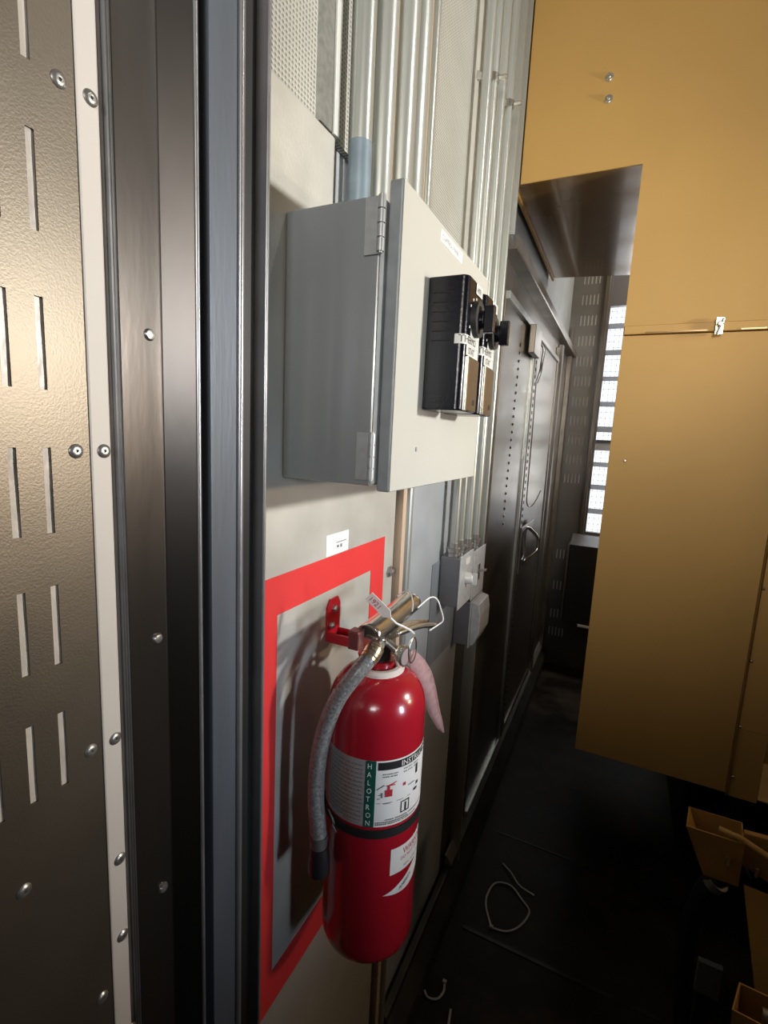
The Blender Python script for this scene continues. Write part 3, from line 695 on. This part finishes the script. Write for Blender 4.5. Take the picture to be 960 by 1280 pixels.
for k in range(14):
    z = ZL1 - .010 - k * .0068
    a = -146
    while a < -78:
        w = random.uniform(2, 6); dash(a, min(a + w, -77), z, .0016); a += w + 1
obj('small_print', b, 'grey_print', lab)['kind'] = 'stuff'
def ringrect(a0, a1, z0, z1, t):
    for q in ((a0, a1, z0, t), (a0, a1, z1 - t, t)): dash(q[0], q[1], q[2], q[3])
    dash(a0, a0 + t * K, z0, z1 - z0); dash(a1 - t * K, a1, z0, z1 - z0)
b = BM(); ringrect(-31.5, -19, 1.106, 1.125, .0018); dash(-61, -18, 1.1285, .0007); dash(-26, -23.5, 1.108, .013)
dash(-10, -6, 1.158, .016); dash(-12, -5, 1.130, .004); dash(-8, -3, 1.138, .005)
obj('symbols', b, 'black_print', lab)
b = BM()
bb = patch(-51.5, -43, 1.139, 1.150, .0010, 5); me = bpy.data.meshes.new('x'); bb.to_mesh(me); bb.free(); b.from_mesh(me)
dash(-49, -46, 1.150, .006); dash(-50, -40, 1.156, .0018); dash(-30, -26, 1.150, .005)
for i in range(6): dash(-48 + i * 1.6, -46 + i * 1.6, 1.1565 + i * .0008, .0012)
obj('pictogram', b, 'red_print', lab)
b = BM()
for i in range(6): dash(-61 + i * 1.4, -59.4 + i * 1.4, 1.151 + i * .0012, .0015)
dash(-59, -56, 1.142, .0012); dash(-60, -57, 1.136, .0012); dash(-56, -54, 1.138, .008)
obj('hand_drawing', b, 'grey_print', lab)

w_ = obj('warning_sticker', patch(-40.5, 40, 1.003, 1.0475, .0005), 'white', fe, smooth=True)
obj('warning_text', ctext('WARNING', .0150, -24, 1.0315, .0009, .8), 'red_print', w_)
obj('warning_lines', ctext('DO NOT TEST', .0078, -27, 1.0225, .0009, .9), 'red_print', w_)
obj('warning_small', ctext('REFILL AFTER USE', .0060, -22, 1.0085, .0009, .9), 'grey_print', w_)
hi = lambda a: .971 + .030 * max(0, (a + 48) / 48) ** 1.25
lo_ = lambda a: .971 - .0055 * math.sin(min(1, (a + 48) / 60) * PI) + .022 * max(0, (a + 12) / 60) ** 1.5
sw = obj('logo_swoosh', patch(-48, 35, lo_, hi, .0005, 30), 'white', fe, smooth=True)
obj('logo_text', ctext('AMEREX', .0088, -27, .9700, .0010, .8, .38), 'blue_print', sw)
# strap with clasp
obj('strap_band', lathe(BM(), [(R_, 1.071), (R_ + .0022, 1.0715), (R_ + .0022, 1.0845), (R_, 1.085)], (CX, CY, 0), (0, 0, 1), 72), 'black_matte', fe, smooth=True)
b = BM(); p = on_cyl(-122, 1.088, .004); q = on_cyl(-112, 1.076, .005)
tube(b, spline([p, on_cyl(-116, 1.092, .007), on_cyl(-108, 1.080, .006), q, on_cyl(-104, 1.068, .006)], 5), .0014, 8); obj('strap_clasp', b, 'chrome', fe, smooth=True)
# neck and valve
b = BM(); lathe(b, [(.0175, 1.3195), (.0175, 1.346), (.0, 1.346)], (CX, CY, 0), (0, 0, 1), 24); obj('neck', b, 'black_matte', fe, smooth=True)
b = BM(); lathe(b, [(.0315, 0), (.0375, .0005), (.040, .004), (.0395, .009), (.036, .0125), (.0305, .013), (.0315, 0)], (CX, CY, 1.2995), (0, 0, 1), 40); obj('service_collar', b, mat('collar_white', (.62, .57, .52), 0, .4), fe, smooth=True)
b = BM(); prism(b, [(.622, 1.3465), (.690, 1.3465), (.698, 1.356), (.696, 1.372), (.680, 1.378), (.625, 1.380), (.614, 1.368)], CX - .013, CX + .016, 'x'); vb = obj('valve_body', b, 'chrome', fe, bevel=.003)
for y, z in ((.630, 1.372), (.655, 1.366), (.64, 1.358)):
    b = BM(); lathe(b, [(0, .0035), (.003, .003), (.0045, 0)], (CX + .016, y, z), (1, 0, 0), 12); obj('pin_head', b, 'chrome', vb, smooth=True)
# lever: inverted channel rising away from the camera along the wall
def channel_sweep(path, w, h, t=.0022, nseg=10):
    """half-round channel (open below) along path [(x,y,z)] """
    b = BM(); rings = []
    for i, p in enumerate(path):
        p = Vector(p); d = (Vector(path[min(i+1, len(path)-1)]) - Vector(path[max(i-1, 0)])).normalized()
        s = Vector((d.y, -d.x, 0)).normalized(); u = s.cross(d).normalized(); wi = w[i] if isinstance(w, list) else w
        ring = [p + s * (wi * math.cos(PI * k / nseg)) + u * (h * math.sin(PI * k / nseg)) for k in range(nseg + 1)]
        ring = [ring[0] - u * h * .7] + ring + [ring[-1] - u * h * .7]
        rings.append([b.verts.new(q) for q in ring])
    for A, B in zip(rings, rings[1:]):
        for k in range(len(A) - 1): b.faces.new((A[k], A[k+1], B[k+1], B[k]))
    return b
lv = channel_sweep(spline([(.119, .600, 1.379), (.119, .640, 1.380), (.1195, .690, 1.382), (.120, .725, 1.384), (.121, .755, 1.386)], 5), .0165, .0125)
obj('lever', lv, 'chrome', fe, smooth=True, solid=.002)
b = BM(); box(b, .096, .1135, .583, .602, 1.358, 1.386); obj('lever_mount', b, mat('maroon_reflection', (.16, .05, .05), .3, .35), fe, bevel=.002)  # maroon reflection on the block put into its base colour
b = channel_sweep(spline([(.120, .690, 1.350), (.128, .720, 1.349), (.138, .760, 1.345), (.148, .800, 1.334)], 5), .0115, -.007)
obj('carry_handle', b, 'chrome', fe, smooth=True, solid=.002)
# gauge and pull ring
b = BM(); lathe(b, [(0, 0), (.015, 0), (.0165, .003), (.0165, .010), (.0145, .012), (0, .012)], (.148, .652, 1.335), (1, -.15, 0), 28); ga = obj('gauge', b, 'chrome', fe, smooth=True)
b = BM(); lathe(b, [(0, .0128), (.010, .0125), (.0138, .0118)], (.148, .652, 1.335), (1, -.15, 0), 28); obj('gauge_face', b, mat('gauge_dial', (.30, .24, .24), 0, .15), ga, smooth=True)
b = BM(); cyl(b, (.128, .652, 1.350), (.149, .652, 1.338), .006, n=12); obj('gauge_stem', b, 'steel', fe, smooth=True)
b = BM(); tube(b, [(.163 + .001 * math.cos(t), .668 + .0125 * math.cos(t), 1.340 + .020 * math.sin(t)) for t in [i * 2 * PI / 24 for i in range(24)]], .0014, 8, closed=True); obj('pull_ring', b, 'chrome', fe, smooth=True)
# hose
HP = [(.119, .632, 1.352), (.121, .618, 1.348), (.1185, .604, 1.338), (.107, .588, 1.318), (.088, .575, 1.283), (.072, .570, 1.235), (.0625, .568, 1.18), (.0615, .567, 1.12), (.069, .5665, 1.055)]
hp = spline(HP, 8)
obj('hose', tube(BM(), hp, .0124, 20), 'hose', fe, smooth=True)
b = BM()
for i in range(4):
    k = 6 + i * 2.2; p = hp[int(k)]; q = hp[int(k) + 1]; d = (q - p).normalized(); cyl(b, p - d * .0018, p + d * .0028, .0142, n=20)
cyl(b, hp[5], hp[16], .0136, n=20)
obj('hose_ferrule', b, 'brass', fe, smooth=True)
b = BM(); cyl(b, (.119, .634, 1.352), (.1205, .620, 1.349), .011, n=6); obj('hose_fitting', b, 'brass', fe)
b = BM(); lathe(b, [(.0, 0), (.0135, .0), (.0138, .018), (.0, .018)], (.0690, .5665, 1.044), (.0, .0, 1), 20); hn = obj('nozzle_collar', b, mat('collar_grey', (.10, .10, .10), .2, .35), fe, smooth=True)
b = BM(); lathe(b, [(.0, 0), (.0165, .001), (.0165, .022), (.0135, .044), (0, .0445)], (.0715, .5665, .999), (-.04, 0, 1), 24); obj('nozzle', b, 'nozzle', fe, smooth=True)

# seals and tags
ts = thing('tamper_seal', (.155, .62, 1.385), 'white plastic tamper seal with small tag looped through extinguisher lever', 'seal')
b = BM()
tube(b, spline([(.154, .6, 1.411), (.160, .606, 1.403), (.164, .625, 1.392), (.165, .650, 1.378), (.162, .672, 1.365)], 6), .0015, 8); obj('strap', b, 'white', ts, smooth=True)
b = BM(); v0 = Vector((.118, .600, 1.4365)); v1 = Vector((.1545, .600, 1.4105)); up = Vector((.0055, 0, .0060))
q = [v0 - up * .95, v0 + (v1 - v0) * .8 - up, v1, v0 + (v1 - v0) * .8 + up, v0 + up * .95]
b.faces.new([b.verts.new(p) for p in q]); tgp = obj('seal_tag', b, 'white', ts, solid=.0012)
n_ = (v1 - v0).cross(up).normalized()
if n_.y > 0: n_ = -n_
ud = (v1 - v0).normalized()
tb = text_bm('1921', .0110, lambda u, v: v0 + ud * (u + .003) + up.normalized() * (v - .0035) + n_ * .0016); obj('seal_number', tb, 'red_print', tgp)
b = BM(); tube(b, spline([(.155, .700, 1.396), (.160, .740, 1.402), (.163, .768, 1.392), (.165, .790, 1.365), (.166, .800, 1.345), (.160, .790, 1.338), (.158, .755, 1.340)], 6), .0013, 8); obj('loop', b, 'white', ts, smooth=True)
b = BM(); tube(b, spline([(.150, .690, 1.392), (.146, .700, 1.403), (.136, .712, 1.4135), (.126, .715, 1.414), (.114, .71, 1.405)], 6), .0011, 8); obj('beaded_tie', b, 'zip', ts, smooth=True)
b = BM(); path = spline([(.158, .672, 1.335), (.162, .702, 1.302), (.165, .748, 1.240), (.164, .790, 1.182), (.166, .825, 1.132), (.167, .850, 1.102)], 6)
L1 = []; n_p = len(path)
for i, p in enumerate(path):
    f = i / (n_p - 1); w = (.010 + .050 * f) if f < .3 else .025 * (1 - (f - .3) / .7) ** .7; w = max(w, .0015)
    side = Vector((.30, .95, .1)).normalized(); L1.append((b.verts.new(p - side * w), b.verts.new(p + Vector((.004 * math.sin(f * 3), 0, 0))), b.verts.new(p + side * w * .8)))
for A, B in zip(L1, L1[1:]):
    b.faces.new((A[0], A[1], B[1], B[0])); b.faces.new((A[1], A[2], B[2], B[1]))
tag(obj('inspection_tag', b, 'tag_clear', smooth=True, solid=.0008), 'curled pinkish clear plastic tag hanging right of the extinguisher neck', 'tag')

# ------------------------------------------------------------------ camera (solved from the vanishing lines)
Z = Vector((195, 4024, 617)).normalized(); Yd = Vector((300, 80, -617)); Yd = (Yd - Z * Yd.dot(Z)).normalized(); Xd = Yd.cross(Z)
rot = Matrix((Xd, Yd, Z))
cam = bpy.data.cameras.new('camera'); cam.sensor_fit = 'VERTICAL'; cam.sensor_height = 36; cam.lens = 617 / 1280 * 36; cam.clip_start = .02
co = bpy.data.objects.new('camera', cam); COL.objects.link(co)
mw = rot.to_4x4(); mw.translation = Vector((.42, 0, 1.66)); co.matrix_world = mw
bpy.context.scene.camera = co

# ------------------------------------------------------------------ light
def area(name, loc, target, w, h, e, col, spread=180):
    l = bpy.data.lights.new(name, 'AREA'); l.shape = 'RECTANGLE'; l.size = w; l.size_y = h; l.energy = e; l.color = col; l.spread = math.radians(spread)
    o = bpy.data.objects.new(name, l); COL.objects.link(o); o.location = loc
    o.rotation_euler = (Vector(target) - Vector(loc)).to_track_quat('-Z', 'Y').to_euler(); return o
def spot(name, loc, target, ang, blend, rad, e, col):
    l = bpy.data.lights.new(name, 'SPOT'); l.spot_size = math.radians(ang); l.spot_blend = blend; l.shadow_soft_size = rad; l.energy = e; l.color = col
    o = bpy.data.objects.new(name, l); COL.objects.link(o); o.location = loc
    o.rotation_euler = (Vector(target) - Vector(loc)).to_track_quat('-Z', 'Y').to_euler(); return o
spot('key_light', (1.95, 1.24, 1.99), (0, .90, 2.22), 76, .85, .07, 188, (1, .98, .93))
spot('ceiling_lamp', (1.75, 1.0, 3.2), (0, .9, 2.35), 46, .9, .06, 30, (1, .98, .94))
spot('housing_light', (1.3, -1.7, 2.5), (.35, 1.75, 2.72), 58, .8, .5, 180, (1, .89, .74))
area('fill_light', (.85, -1.9, 2.1), (.1, .7, 2.35), .5, .5, 4.5, (.95, .97, 1), 54)
area('cool_light', (2.5, .35, 1.45), (.1, .70, 1.30), .25, .5, .75, (.72, .84, 1), 26)
area('warm_lamp', (2.5, 1.45, 1.68), (0, .27, 1.62), .25, .12, 3.2, (1, .70, .44), 90)
area('window_light', (.75, 4.35, 1.9), (.5, 2.0, 1.6), .9, 1.5, 9, (1, .96, .90), 160)
area('aisle_fill', (.8, 3.3, 3.3), (.2, 3.5, 1.5), .5, .3, 12, (1, .90, .76), 140)  # added fill with no lamp behind it, brightens back wall and far door
w = bpy.data.worlds.new('world'); bpy.context.scene.world = w; w.use_nodes = True
w.node_tree.nodes['Background'].inputs[0].default_value = (.86, .92, 1, 1); w.node_tree.nodes['Background'].inputs[1].default_value = 1.6
sc_ = bpy.context.scene
sc_.view_settings.view_transform = 'Standard'; sc_.view_settings.exposure = 0
